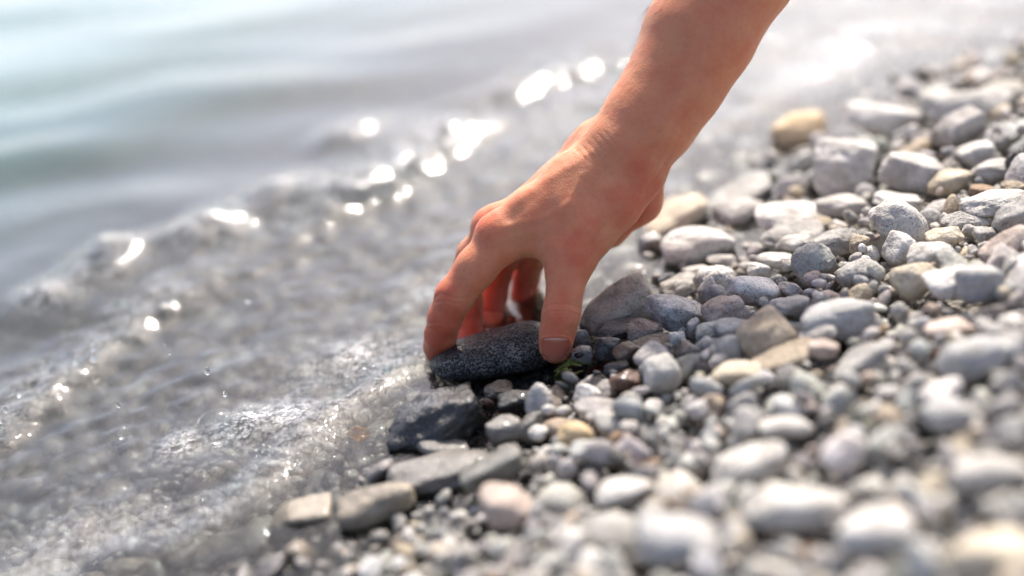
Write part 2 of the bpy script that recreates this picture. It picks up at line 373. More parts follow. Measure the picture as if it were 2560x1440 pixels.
# ------------------------------------------------------------------ packing: every stone is settled on a height field of what already lies there
GX0, GX1, GY0, GY1, GR = -0.95, 1.0, 0.16, 2.0, 0.0022
gx = np.arange(GX0, GX1, GR); gy = np.arange(GY0, GY1, GR)
GXX, GYY = np.meshgrid(gx, gy, indexing='ij')
BASE = ground_z(GXX, GYY) - .018; H = BASE.copy(); TAKEN = np.zeros(H.shape, bool)
SHORE = shore_dist(GXX, GYY)
WET = .5 + (.066 + .022 * n2(GXX, GYY, 14, 8) + .012 * n2(GXX, GYY, 40, 9) - SHORE) / .03
_pw = on_level(np.array(1510.), np.array(925.), .01)
WET += 2.4 * np.exp(-((GXX - _pw[0]) / .055) ** 2 - ((GYY - _pw[1]) / .027) ** 2)
def footprint(x, y, R, rad):
    rr = rad.max()
    i0, i1 = int((x - rr - GX0) / GR), int((x + rr - GX0) / GR) + 2
    j0, j1 = int((y - rr - GY0) / GR), int((y + rr - GY0) / GR) + 2
    if i0 < 1 or j0 < 1 or i1 >= len(gx) - 1 or j1 >= len(gy) - 1: return None
    dx = (gx[i0:i1] - x)[:, None]; dy = (gy[j0:j1] - y)[None, :]
    A = (R / rad ** 2) @ R.T
    b = A[0, 2] * dx + A[1, 2] * dy
    c = A[0, 0] * dx * dx + 2 * A[0, 1] * dx * dy + A[1, 1] * dy * dy - 1
    disc = b * b - A[2, 2] * c
    ok = disc > 0
    q = np.sqrt(np.where(ok, disc, 0))
    return (slice(i0, i1), slice(j0, j1)), ok, (-b - q) / A[2, 2], (-b + q) / A[2, 2]
STONES = []          # dicts: c (centre), R (3x3 axes in columns), rad, shape, col, par, off, label
def add_stone(c, R, rad, shape, col, spk, band, wetb, label=None, ang=None):
    STONES.append(dict(c=np.array(c), R=R, rad=np.array(rad), shape=shape, col=np.array(col), spk=spk, band=band, wetb=wetb, label=label,
                       off=rng.uniform(0, 10, 3), ang=ang))
fg = np.array([0, 1., 0])
for k, (px, py, w, h, ang, colr, spk, band, angu, wetb, label) in enumerate(HEROES):
    p0 = ground_hit(px, py + h * .3)
    depth = (p0 - EYE) @ FWD
    sc_ = depth * SENS / FOC / 2560
    a, hh = w / 2 * sc_, h / 2 * sc_
    b = a * (.62 if w / h > 1.9 else .8)
    dep = math.asin(min(.9, (CAM_H - p0[2]) / np.linalg.norm(p0 - EYE))) 
    c = math.sqrt(max(hh * hh - (b * math.sin(dep) * .85) ** 2, (.6 * hh) ** 2)) / math.cos(dep)
    c = min(c, a * 1.05)
    p = ground_hit(px, py, c * .55)
    an = math.radians(ang)
    a1 = math.cos(an) * RIGHT + math.sin(an) * UPV
    a2 = fg - (fg @ a1) * a1; a2 /= np.linalg.norm(a2)
    a3 = np.cross(a1, a2)
    R = np.stack([a1, a2, a3], 1)
    rad = np.array([a, b, c]) * 1.04
    colv = np.array(PAL[colr]) * rng.uniform(.98, 1.1)
    add_stone(p, R, rad, None, colv, spk, band, wetb if wetb > 0 else -.9, label, angu)
    fp = footprint(p[0], p[1], R, rad)
    if fp:
        sl, ok, lo, up = fp
        H[sl] = np.where(ok, np.maximum(H[sl], p[2] + up), H[sl]); TAKEN[sl] |= ok
NHERO = len(STONES)
# keep a hollow free under the held stone
HOLD_C = at_depth(np.array(1232.), np.array(900.), np.array(.04))
WEED_C = at_depth(np.array(1432.), np.array(922.), np.array(-.012))
def in_view(x, y, z, m=.0):
    px, py, d = project(np.stack([x, y, z], -1))
    return (px > -2560 * m) & (px < 2560 * (1 + m)) & (py > -1440 * m) & (py < 1440 * (1 + m))
AUTOPAL = [('pale', .27), ('white', .17), ('grey', .16), ('blue', .13), ('mauve', .08), ('tan', .05), ('cream', .04), ('green', .045), ('pink', .03), ('dark', .035), ('brown', .012), ('gold', .002), ('red', .003)]
names = [a for a, _ in AUTOPAL]; probs = np.array([b for _, b in AUTOPAL]); probs /= probs.sum()
ok_cells = in_view(GXX, GYY, BASE, .16) & (SHORE > -.55)
ci = np.flatnonzero(ok_cells)
area = len(ci) * GR * GR
DEP = (np.stack([GXX, GYY, BASE], -1) - EYE) @ FWD
def tier(med, sig, lo, hi, cover, kcand, ci=ci):
    area = len(ci) * GR * GR
    n = 0; covered = 0.0
    while covered < cover * area:
        a = float(np.clip(rng.lognormal(math.log(med), sig), lo, hi))
        cand = ci[rng.integers(0, len(ci), kcand)]
        hd = (H.ravel()[cand] - BASE.ravel()[cand]) + TAKEN.ravel()[cand] * .03
        j = cand[np.argmin(hd)]
        covered += math.pi * a * a * .62
        if TAKEN.ravel()[j]: continue
        x, y = GXX.ravel()[j], GYY.ravel()[j]
        if a > .0045 and (x - HOLD_C[0]) ** 2 / .05 ** 2 + (y - HOLD_C[1]) ** 2 / .06 ** 2 < 1: continue
        if a > .0038 and (x - WEED_C[0]) ** 2 + (y - WEED_C[1]) ** 2 < .019 ** 2: continue
        if a > .0105 and DEP.ravel()[j] < .64 and rng.random() < .75: continue
        b = a * rng.uniform(.62, .95); c = a * rng.uniform(.38, .72)
        rad = np.array([a, b, c])
        i_, j_ = divmod(j, H.shape[1]); s = max(2, int(a * .8 / GR))
        if i_ - s < 0 or j_ - s < 0 or i_ + s >= H.shape[0] or j_ + s >= H.shape[1]: continue
        nx = -(H[i_ + s, j_] - H[i_ - s, j_]) / (2 * s * GR); ny = -(H[i_, j_ + s] - H[i_, j_ - s]) / (2 * s * GR)
        nrm = np.array([np.clip(nx, -.7, .7), np.clip(ny, -.7, .7), 1.0]) + rng.normal(0, .16, 3); nrm /= np.linalg.norm(nrm)
        th = rng.uniform(0, 2 * math.pi)
        t = np.array([math.cos(th), math.sin(th), 0]); t -= (t @ nrm) * nrm; t /= np.linalg.norm(t)
        R = np.stack([t, np.cross(nrm, t), nrm], 1)
        fp = footprint(x, y, R, rad)
        if fp is None or not fp[1].any(): continue
        sl, ok, lo_, up = fp
        z = np.percentile((H[sl] - lo_)[ok], 82) - c * .12
        if z + c > BASE[i_, j_] + (.030 if a > .0085 else .0265): continue
        if TAKEN[sl][ok].mean() > .22: continue
        H[sl] = np.where(ok, np.maximum(H[sl], z + up), H[sl])
        cn = names[rng.choice(len(names), p=probs)]
        if a > .0085 and cn in ('red', 'gold', 'brown'): cn = 'tan'
        colv = np.array(PAL[cn]) * rng.uniform(.8, 1.15) * rng.uniform(.97, 1.03, 3)
        add_stone((x, y, z), R, rad, rng.integers(0, NSH), colv, rng.uniform(0, .75) ** 1.3, max(0, rng.uniform(-.5, .6)), 0, None)
        STONES[-1]['cn'] = cn; n += 1
    return n
n1 = tier(.0130, .30, .0085, .024, .95, 4)
n2_ = tier(.0075, .28, .005, .011, .75, 6)
n3 = tier(.0045, .25, .0028, .006, .5, 10, np.flatnonzero(ok_cells & (DEP > .42) & (DEP < .92) & (SHORE > -.2)))
n3 += tier(.0023, .2, .0016, .003, .30, 14, np.flatnonzero(in_view(GXX, GYY, BASE, .02) & (DEP > .6) & (DEP < .82) & (SHORE > -.05)))
print('pebbles', NHERO, n1, n2_, n3, 'area', area, 't', round(time.time() - T0, 1))

def stone_mesh_data(s, lvl):
    if s['shape'] is None:
        dirs, F = ICO[lvl]
        V = unit_shape(dirs, int(s['off'][0] * 1000), s['ang'])
    else:
        V = LIB[lvl][s['shape']]; F = ICO[lvl][1]
    W = (V * s['rad']) @ s['R'].T + s['c']
    wet = np.clip(wetness(W) + s['wetb'] * 1.2, 0, 1) if lvl > 2 else np.zeros(len(W))
    n = len(W)
    col = np.concatenate([np.tile(s['col'], (n, 1)), np.ones((n, 1))], 1)
    par = np.stack([np.full(n, s['spk']), np.full(n, s['band']), wet], 1)
    return W, F, col, par, np.tile(s['off'], (n, 1))
# rank the unnamed pebbles by how large they show
for s in STONES[NHERO:]:
    px, py, d = project(s['c'])
    s['px'], s['py'], s['d'] = float(px), float(py), float(d)
    vis = -20 < px < 2580 and -20 < py < 1460 and not (TAKEN[int((s['c'][0] - GX0) / GR), int((s['c'][1] - GY0) / GR)])
    top = s['c'][2] + s['rad'][2] * .5
    hid = H[int((s['c'][0] - GX0) / GR), int((s['c'][1] - GY0) / GR)] - top
    s['size'] = (s['rad'][0] / d * 3555 if vis and hid < .004 and s['c'][2] > -.012 else 0)
for s in STONES[:NHERO]:
    px, py, d = project(s['c']); s['px'], s['py'], s['d'] = float(px), float(py), float(d)
order = sorted(range(NHERO, len(STONES)), key=lambda i: -STONES[i]['size'])
PICK = set(order[:300 - NHERO])
WORD = dict(pale='pale grey', white='whitish', grey='mid grey', blue='bluish grey', mauve='mauve grey', tan='tan', cream='cream', green='greenish grey', pink='pinkish', dark='dark', brown='brown', gold='yellow', red='reddish')
used_labels = {}
def auto_label(s):
    k = min(range(NHERO), key=lambda i: (STONES[i]['px'] - s['px']) ** 2 + (STONES[i]['py'] - s['py']) ** 2)
    h = STONES[k]; dx, dy = s['px'] - h['px'], s['py'] - h['py']
    side = ('right of' if dx > 0 else 'left of') if abs(dx) > abs(dy) else ('below' if dy > 0 else 'above')
    def short(lb):
        out = []
        for w_ in lb.split():
            out.append(w_.strip(','))
            if out[-1] in ('stone', 'pebble', 'slab', 'rock', 'boulder', 'ledge', 'block', 'hump', 'knob', 'wedge', 'ridge', 'one'): break
        return ' '.join(out)
    shp = 'flat' if s['rad'][2] / s['rad'][0] < .48 else ('round' if s['rad'][1] / s['rad'][0] > .84 else 'oval')
    spw = ' speckled' if s['spk'] > .42 else ''
    lab = f"{shp} {WORD[s['cn']]}{spw} pebble just {side} the {short(h['label'])}"
    if lab in used_labels:
        k2 = min((i for i in range(NHERO) if i != k), key=lambda i: (STONES[i]['px'] - s['px']) ** 2 + (STONES[i]['py'] - s['py']) ** 2)
        lab = f"{shp} {WORD[s['cn']]}{spw} pebble between {short(h['label'])} and {short(STONES[k2]['label'])}"
    if lab in used_labels:
        lab = ('smaller ' if s['rad'][0] < .014 else 'larger ') + lab
    return lab
big_V, big_F, big_c, big_p, big_o = [], [], [], [], []; nv = 0
for i, s in enumerate(STONES):
    named = i < NHERO or i in PICK
    if named:
        lvl = 4 if (i < NHERO and s['rad'][0] > .007 and .60 < s['d'] < .84) else 3
        W, F, c4, pr, of = stone_mesh_data(s, lvl)
        if i >= NHERO: s['label'] = auto_label(s)
        base = np.array([s['c'][0], s['c'][1], W[:, 2].min()])
        me = mesh_np('stone', W - base, F, True, {'col': ('FLOAT_COLOR', c4), 'par': ('FLOAT_VECTOR', pr), 'off': ('FLOAT_VECTOR', of)})
        used_labels[s['label']] = used_labels.get(s['label'], 0) + 1
        o = link('stone' if i < NHERO else 'pebble', me, STONE, None, base, s['label'], 'stone' if i < NHERO else 'pebble',
             'larger stones of the beach' if i < NHERO else 'pebbles of the beach')
    else:
        lvl = 2 if s['size'] > 36 or (s['rad'][0] > .0095 and s['size'] > 0) else 1
        if s['rad'][0] < .0035: lvl = 1
        W, F, c4, pr, of = stone_mesh_data(s, lvl)
        big_V.append(W); big_F.append(F + nv); big_c.append(c4); big_p.append(pr); big_o.append(of); nv += len(W)
big_V = np.vstack(big_V); big_p = np.vstack(big_p); big_p[:, 2] = wetness(big_V)
me = mesh_np('shingle', big_V, np.vstack(big_F), True, {'col': ('FLOAT_COLOR', np.vstack(big_c)), 'par': ('FLOAT_VECTOR', big_p), 'off': ('FLOAT_VECTOR', np.vstack(big_o))})
link('shingle', me, STONE, None, None, 'small grey and white pebbles covering the whole beach and shallow bed', 'pebbles', None, 'stuff')
print('shingle tris', len(me.polygons), 'dup labels', sum(v > 1 for v in used_labels.values()), 't', round(time.time() - T0, 1))

# ------------------------------------------------------------------ ground sheet under the stones, out to the horizon
def graded(lo, hi, step, far, n):
    core = np.arange(lo, hi, step); g = np.geomspace(step * 2, far, n)
    return np.concatenate([(lo - np.cumsum(np.diff(np.concatenate([[0], g]))))[::-1], core, core[-1] + np.cumsum(np.diff(np.concatenate([[0], g])))])
def sheet(xs, ys, zf):
    X, Y = np.meshgrid(xs, ys, indexing='ij'); Z = zf(X, Y)
    V = np.stack([X, Y, Z], -1).reshape(-1, 3); n, m_ = X.shape
    I = np.arange(n * m_).reshape(n, m_)
    F = np.stack([I[:-1, :-1], I[1:, :-1], I[1:, 1:], I[:-1, 1:]], -1).reshape(-1, 4)
    return V, F
V, F = sheet(graded(-1, 1, .012, 120, 26), graded(.1, 2.1, .012, 160, 26), ground_z)
V[:, 2] -= .018
def gravel_material():
    m, t = new_mat('gravel_bed')
    P = t.n('ShaderNodeNewGeometry').outputs['Position']
    vo = t.n('ShaderNodeTexVoronoi', {'Vector': P, 'Scale': 230.0})
    cell = t.n('ShaderNodeSeparateColor', {0: vo.outputs['Color']}).outputs[0]
    n1 = t.noise(P, 25, 4); n3 = t.noise(P, 900, 3)
    base = t.mix(t.ramp(cell, 0, 1), (.10, .095, .09), (.36, .345, .32))
    base = t.mix(t.ramp(n1, .3, .7), base, t.vmath('MULTIPLY', base, (.7, .66, .6)))
    wet = t.attr('wet').outputs['Fac']
    base = t.mix(wet, base, t.vmath('MULTIPLY', base, (.42, .40, .38)))
    hgt = t.math('MULTIPLY_ADD', vo.outputs['Distance'], -1.4, t.math('MULTIPLY', n3, .25))
    bump = t.n('ShaderNodeBump', {'Height': hgt, 'Strength': .9, 'Distance': .004}).outputs[0]
    b = t.n('ShaderNodeBsdfPrincipled', {'Base Color': base, 'Roughness': t.math('MULTIPLY_ADD', wet, -.45, .85), 'Normal': bump})
    t.out(b.outputs[0]); return m
wetg = wetness(V)
me = mesh_np('ground', V, F, True, {'wet': ('FLOAT', wetg)})
link('ground', me, gravel_material(), kind='structure', label='gravel bed under the pebbles and the water')

# ------------------------------------------------------------------ the hand: one skin grown from a distance field of bones and muscle, in millimetres (u right, v up, w depth)
MM = 1000.0
def C(px, py, w):
    k = (DIST * MM + w) * SENS / FOC / 2560
    return np.array([(px - 1280) * k, (720 - py) * k, w], float)
GRES = 1.15
LO = np.array([-50., -45., -46.]); HI = np.array([170., 190., 112.])
nn = np.ceil((HI - LO) / GRES).astype(int) + 1
ax = [LO[i] + GRES * np.arange(nn[i], dtype=np.float32) for i in range(3)]
FLD = np.full(nn, 40.0, np.float32)
def cone_d(X, Y, Z, a, b, ra, rb):
    d = b - a; L = float(d @ d) + 1e-9
    t = np.clip(((X - a[0]) * d[0] + (Y - a[1]) * d[1] + (Z - a[2]) * d[2]) / L, 0, 1)
    t = t.astype(np.float32)
    return np.sqrt((X - a[0] - t * d[0]) ** 2 + (Y - a[1] - t * d[1]) ** 2 + (Z - a[2] - t * d[2]) ** 2) - (ra + (rb - ra) * t)
def put(a, b, ra, rb, k=4.0):
    m = max(ra, rb) + k + 5
    lo = np.minimum(a, b) - m; hi = np.maximum(a, b) + m
    i0 = np.clip(((lo - LO) / GRES).astype(int), 0, nn - 1); i1 = np.clip(((hi - LO) / GRES).astype(int) + 2, 1, nn)
    sl = tuple(slice(i0[i], i1[i]) for i in range(3))
    X = ax[0][sl[0]][:, None, None]; Y = ax[1][sl[1]][None, :, None]; Z = ax[2][sl[2]][None, None, :]
    d = cone_d(X, Y, Z, a, b, ra, rb); f = FLD[sl]
    h = np.clip(.5 + .5 * (f - d) / k, 0, 1)
    FLD[sl] = f * (1 - h) + d * h - k * h * (1 - h)
def chain(pts, k=4.0):
    for p, q in zip(pts[:-1], pts[1:]):
        put(C(*p[:3]), C(*q[:3]), p[3], q[3], k)
# forearm: radius side nearer, ulna side behind it
chain([(1960, -290, 14, 35), (1855, -110, 12, 31), (1745, 93, 10, 27), (1688, 205, 9, 23.6), (1626, 296, 8, 22.2), (1571, 369, 7, 21.6)], 8)
chain([(1960, -290, 32, 33), (1855, -110, 30, 29), (1745, 95, 28, 25), (1688, 207, 26, 21.5), (1632, 300, 25, 19.5), (1580, 372, 24, 18)], 10)
# carpus and dorsum: four metacarpals side by side
chain([(1540, 402, 8, 20), (1440, 464, 5, 15.5), (1335, 535, 3, 12.5), (1251, 598, 1, 11.6)], 8)
chain([(1548, 398, 24, 18), (1420, 462, 24, 14.0), (1242, 583, 22, 11.6)], 8)
chain([(1556, 408, 38, 16), (1430, 490, 40, 12.5), (1282, 598, 42, 10.8)], 8)
chain([(1570, 425, 46, 14), (1460, 515, 52, 11.5), (1336, 610, 58, 9.8)], 8)
# hypothenar heel seen past the thenar
chain([(1612, 440, 34, 10.5), (1596, 500, 38, 11.5), (1522, 572, 42, 8.5), (1420, 606, 50, 9)], 7)
# thenar and thumb
chain([(1582, 438, 6, 14.5), (1534, 512, 0, 12.5), (1476, 580, -4, 11.2), (1432, 645, -7, 10.8)], 7)
chain([(1500, 475, 0, 13.5), (1438, 556, -3, 11.8), (1422, 640, -6, 11)], 7)
chain([(1430, 645, -7, 10.8), (1416, 690, -9, 9.6), (1411, 735, -11, 8.4), (1403, 785, -12, 8.8), (1393, 835, -10, 8.1), (1388, 871, -8, 7.4)], 4)
put(C(1388, 850, -4), C(1386, 872, -2), 7.0, 6.4, 4)              # thumb pad
# web between thumb and index
chain([(1290, 585, 4, 9.5), (1350, 582, 0, 9.0), (1400, 600, -4, 11)], 9)
put(C(1410, 520, 0), C(1330, 565, 3), 14, 10.5, 8)
# fingers
chain([(1251, 598, 1, 11.4), (1190, 671, 0, 9.9), (1136, 743, 2, 9.3)], 4)
chain([(1136, 743, 2, 9.3), (1113, 795, 6, 8.3), (1102, 835, 14, 8.0)], 3.5)
chain([(1102, 835, 14, 7.9), (1096, 864, 24, 7.4), (1095, 882, 30, 6.4)], 3)
chain([(1242, 583, 22, 11.0), (1190, 640, 34, 9.8), (1163, 702, 46, 9.2)], 3)
chain([(1163, 702, 46, 9.2), (1168, 755, 50, 8.2), (1172, 800, 51, 7.8)], 2.0)
chain([(1172, 803, 51, 7.7), (1178, 850, 48, 7.4), (1180, 872, 46, 6.4)], 2.0)
chain([(1282, 598, 42, 10.2), (1256, 640, 58, 9.2), (1238, 690, 68, 8.8)], 2.5)
chain([(1238, 690, 68, 8.8), (1233, 735, 69, 8.0), (1230, 778, 67, 7.7)], 1.5)
chain([(1230, 781, 67, 7.6), (1237, 825, 60, 7.2), (1241, 850, 55, 6.4)], 1.5)
chain([(1336, 610, 58, 9.4), (1326, 650, 70, 8.2), (1316, 694, 79, 7.8)], 2.5)
chain([(1316, 694, 79, 7.8), (1309, 735, 80, 7.0), (1303, 770, 78, 6.8)], 1.5)
chain([(1303, 772, 78, 6.7), (1301, 810, 71, 6.4), (1302, 835, 66, 5.6)], 1.5)
# knuckle and joint bosses, wrist bone, tendons and veins standing out under the skin
put(C(1222, 560, 22), C(1236, 552, 22), 8.2, 8.0, 6)
put(C(1236, 578, 0), C(1246, 572, 1), 8.2, 8.2, 6)
put(C(1488, 366, 22), C(1470, 378, 26), 13, 12, 9)
put(C(1618, 425, 8), C(1590, 470, 2), 8, 7, 7)

def surf_nets(f, lo, res):
    s = f < 0
    c = np.zeros(tuple(np.array(f.shape) - 1), np.int8)
    for a in (0, 1):
        for b in (0, 1):
            for d in (0, 1):
                c += s[a:f.shape[0] - 1 + a, b:f.shape[1] - 1 + b, d:f.shape[2] - 1 + d]
    act = (c > 0) & (c < 8); idx = np.argwhere(act); ID = np.full(act.shape, -1, np.int64); ID[act] = np.arange(len(idx))
    acc = np.zeros((len(idx), 3)); cnt = np.zeros(len(idx))
    corners = [(a, b, d) for a in (0, 1) for b in (0, 1) for d in (0, 1)]
    vals = {k: f[idx[:, 0] + k[0], idx[:, 1] + k[1], idx[:, 2] + k[2]] for k in corners}
    for k in corners:
        for axn in range(3):
            if k[axn]: continue
            k2 = list(k); k2[axn] = 1; k2 = tuple(k2)
            va, vb = vals[k], vals[k2]; m = (va < 0) != (vb < 0)
            t = np.where(m, va / np.where(m, va - vb, 1), 0)
            p = np.tile(np.array(k, float), (len(idx), 1)); p[:, axn] += t
            acc[m] += p[m]; cnt[m] += 1
    V = lo + (idx + acc / cnt[:, None]) * res
    Q = []
    for axn in range(3):
        o = [a for a in range(3) if a != axn]
        sa = [slice(None)] * 3; sb = [slice(None)] * 3; sa[axn] = slice(0, -1); sb[axn] = slice(1, None)
        ch = s[tuple(sa)] != s[tuple(sb)]
        e = np.argwhere(ch); e = e[(e[:, o[0]] > 0) & (e[:, o[1]] > 0) & (e[:, o[0]] < f.shape[o[0]] - 1) & (e[:, o[1]] < f.shape[o[1]] - 1)]
        def cell(d0, d1):
            q = e.copy(); q[:, o[0]] += d0; q[:, o[1]] += d1; return ID[q[:, 0], q[:, 1], q[:, 2]]
        q = np.stack([cell(-1, -1), cell(0, -1), cell(0, 0), cell(-1, 0)], 1)
        ins = s[e[:, 0], e[:, 1], e[:, 2]]
        flip = ins if axn != 1 else ~ins
        q = np.where(flip[:, None], q, q[:, ::-1]); Q.append(q)
    return V, np.vstack(Q)
HV, HF = surf_nets(FLD, LO, GRES)
def vnormals(V, F):
    n = np.zeros_like(V); fn = np.cross(V[F[:, 2]] - V[F[:, 0]], V[F[:, 3]] - V[F[:, 1]])
    for k in range(4): np.add.at(n, F[:, k], fn)
    return n / (np.linalg.norm(n, axis=1)[:, None] + 1e-12)
def relax(V, F, it):
    E = np.vstack([F[:, [0, 1]], F[:, [1, 2]], F[:, [2, 3]], F[:, [3, 0]]])
    deg = np.bincount(E.ravel(), minlength=len(V))
    for i in range(it):
        acc = np.zeros_like(V)
        for k in range(3):
            acc[:, k] = np.bincount(E[:, 0], V[E[:, 1], k], len(V)) + np.bincount(E[:, 1], V[E[:, 0], k], len(V))
        V = V + (.5 if i % 2 == 0 else -.47) * (acc / deg[:, None] - V)
    return V
def refine(V, F):                                           # split every quad in four
    E = np.sort(np.vstack([F[:, [0, 1]], F[:, [1, 2]], F[:, [2, 3]], F[:, [3, 0]]]), 1)
    key = E[:, 0].astype(np.int64) * len(V) + E[:, 1]; uk, inv = np.unique(key, return_inverse=True)
    n = len(V); EM = (V[uk // n] + V[uk % n]) / 2; FM = V[F].mean(1); m = len(F)
    e = [n + inv[k * m:(k + 1) * m] for k in range(4)]; c = n + len(EM) + np.arange(m)
    V2 = np.vstack([V, EM, FM])
    F2 = np.vstack([np.stack([F[:, 0], e[0], c, e[3]], 1), np.stack([F[:, 1], e[1], c, e[0]], 1), np.stack([F[:, 2], e[2], c, e[1]], 1), np.stack([F[:, 3], e[3], c, e[2]], 1)])
    return V2, F2
HV = relax(HV, HF, 8)
HV, HF = refine(HV, HF); HV = relax(HV, HF, 4)
HN = vnormals(HV, HF)
kpx = (DIST * MM + HV[:, 2]) * SENS / FOC / 2560
HPX, HPY = 1280 + HV[:, 0] / kpx, 720 - HV[:, 1] / kpx
front = np.clip(-HN[:, 2] * 2 + .25, 0, 1)
def dist_poly(pts):
    best = np.full(len(HV), 1e9)
    for a, b in zip(pts[:-1], pts[1:]):
        a, b = np.array(a, float), np.array(b, float); d = b - a
        t = np.clip(((HPX - a[0]) * d[0] + (HPY - a[1]) * d[1]) / (d @ d), 0, 1)
        best = np.minimum(best, np.hypot(HPX - a[0] - t * d[0], HPY - a[1] - t * d[1]))
    return best / 5.0
disp = np.zeros(len(HV)); red = np.zeros(len(HV))
def mark(pts, amp, wid, wlim=(-60, 30), always=False):
    global disp
    g = np.exp(-(dist_poly(pts) / wid) ** 2) * ((HV[:, 2] > wlim[0]) & (HV[:, 2] < wlim[1])) * (1 if always else front)
    disp = disp + amp * g; return g
# veins and tendons (raised)
mark([(1452, 437), (1423, 505), (1369, 540), (1312, 556), (1262, 566)], .42, 1.9)
mark([(1423, 505), (1398, 545), (1362, 590)], .3, 1.8)
mark([(1690, 330), (1640, 420), (1600, 480), (1560, 560), (1535, 600)], .5, 1.8)
mark([(1720, 180), (1690, 260), (1650, 360)], .35, 2.2)
mark([(1480, 380), (1400, 430), (1300, 490), (1240, 530)], .5, 2.4)
mark([(1365, 610), (1352, 640), (1356, 690)], .5, 2.0)
mark([(1600, 420), (1530, 500), (1460, 590), (1430, 650)], .5, 3.2)
# hollows beside them
mark([(1500, 440), (1450, 520), (1395, 585)], -.9, 4.0)
mark([(1640, 330), (1600, 400), (1565, 470)], -.6, 3.0)
mark([(1330, 600), (1290, 605), (1255, 625)], -.7, 3.5)
mark([(1330, 500), (1280, 545)], -.5, 3.0)
# creases: thumb joint, index joints, wrist, thenar folds
for dy_, am in ((-24, -.22), (-14, -.45), (-6, -.3), (4, -.5), (13, -.3), (22, -.22)):
    mark([(1352, 782 + dy_ + 4), (1378, 774 + dy_), (1415, 774 + dy_), (1448, 784 + dy_)], am, .75)
mark([(1085, 748), (1100, 733), (1135, 745), (1170, 748), (1196, 728)], -.35, .8)
mark([(1088, 756), (1115, 752), (1150, 760)], -.3, .7)
mark([(1066, 812), (1090, 806), (1120, 812), (1138, 806)], -.32, .8)
mark([(1066, 822), (1095, 820), (1130, 824)], -.25, .7)
for pts in ([(1530, 590), (1500, 615), (1478, 640)], [(1515, 560), (1490, 590), (1476, 612)], [(1550, 545), (1530, 575)], [(1600, 480), (1575, 530), (1545, 570)], [(1660, 410), (1640, 440), (1610, 475)]):
    mark(pts, -.4, .9)
for k in range(6):
    mark([(1440 + 14 * k, 372 - 9 * k), (1462 + 14 * k, 398 - 9 * k)], -.16, .7)
for pts in ([(1195, 790), (1150, 798)], [(1140, 803), (1205, 800)]):
    mark(pts, -.5, .9, (30, 60))
mark([(1195, 776), (1262, 782)], -.55, .9, (55, 80)); mark([(1205, 690), (1270, 700)], -.4, 1.0, (55, 80))
mark([(1278, 768), (1330, 772)], -.5, .9, (66, 95)); mark([(1290, 696), (1345, 704)], -.4, 1.0, (66, 95))
# nail bed of the thumb: a shallow recess with raised folds round it
NCX, NCY, NAX, NAY = 1389, 872, 34, 27
rn = ((HPX - NCX) / NAX) ** 4 + ((HPY - NCY) / NAY) ** 4
zthumb = (HV[:, 2] < -8) & (front > 0)
disp -= .75 * np.clip(1.15 - rn, 0, 1) * zthumb
disp += .5 * np.exp(-((rn - 1.75) / .55) ** 2) * zthumb * (HPY < 893)
# overall unevenness
disp += .22 * vnoise(HV * .11, 5) + .07 * vnoise(HV * .35, 6)
HV = HV + HN * disp[:, None]
HN = vnormals(HV, HF)
def blob(px, py, r, a, w0=-60, w1=120):
    global red
    red = red + a * np.exp(-(((HPX - px) ** 2 + (HPY - py) ** 2) / r ** 2)) * ((HV[:, 2] > w0) & (HV[:, 2] < w1))
for b_ in ((1210, 540, 50, .5), (1125, 740, 55, .45), (1090, 840, 60, .75), (1085, 890, 40, .4), (1400, 785, 55, .45), (1388, 880, 55, .6), (1440, 640, 70, .35), (1500, 520, 80, .15), (1590, 500, 80, .35),
           (1170, 800, 60, .8, 30, 60), (1180, 860, 40, .5, 30, 60), (1235, 780, 60, .8, 50, 80), (1303, 775, 60, .8, 60, 90), (1250, 690, 60, .6, 40, 90), (1600, 420, 70, .2), (1470, 400, 60, -.35), (1352, 600, 40, -.2), (1520, 330, 90, -.2)):
    blob(*b_)
red += .18 * vnoise(HV * .08, 15) + .1 * vnoise(HV * .22, 16)
lunula = np.zeros(len(HV))

def cam_to_world(V):
    V = np.asarray(V) / MM
    return EYE + V[:, :1] * RIGHT + V[:, 1:2] * UPV + (V[:, 2:3] + DIST) * FWD
def skin_material():
    m, t = new_mat('skin')
    P = t.n('ShaderNodeNewGeometry').outputs['Position']
    r = t.attr('red').outputs['Fac']
    n1 = t.noise(P, 90, 4, .6); n2m = t.noise(P, 420, 4, .6); n3 = t.noise(P, 1500, 3, .6)
    f = t.math('ADD', r, t.math('MULTIPLY', t.math('SUBTRACT', n1, .5), 1.3))
    base = t.mix(t.ramp(f, -.35, .95), (.65, .28, .145), (.58, .125, .06))
    base = t.mix(t.math('MULTIPLY', t.ramp(n2m, .45, .75), .25), base, (.46, .15, .085))
    spot = t.ramp(t.noise(t.vmath('ADD', P, (2, 3, 4)), 210, 2, .5), .72, .78)
    base = t.mix(t.math('MULTIPLY', spot, .35), base, (.30, .14, .08))
    vo = t.n('ShaderNodeTexVoronoi', {'Vector': P, 'Scale': 1100.0}).outputs['Distance']
    hgt = t.math('ADD', t.math('MULTIPLY', vo, .5), t.math('ADD', t.math('MULTIPLY', n3, .5), t.math('MULTIPLY', n2m, .8)))
    bump = t.n('ShaderNodeBump', {'Height': hgt, 'Strength': .5, 'Distance': .0005}).outputs[0]
    b = t.n('ShaderNodeBsdfPrincipled', {'Base Color': base, 'Roughness': t.math('MULTIPLY_ADD', n2m, .2, .40), 'Normal': bump,
            'Subsurface Weight': 1.0, 'Subsurface Radius': (1.0, .30, .16), 'Subsurface Scale': .0038, 'Specular IOR Level': .42, 'IOR': 1.4})
    t.out(b.outputs[0]); return m
SKIN = skin_material()
WV = cam_to_world(HV)
pbase = cam_to_world(C(1232, 900, 20)[None])[0]
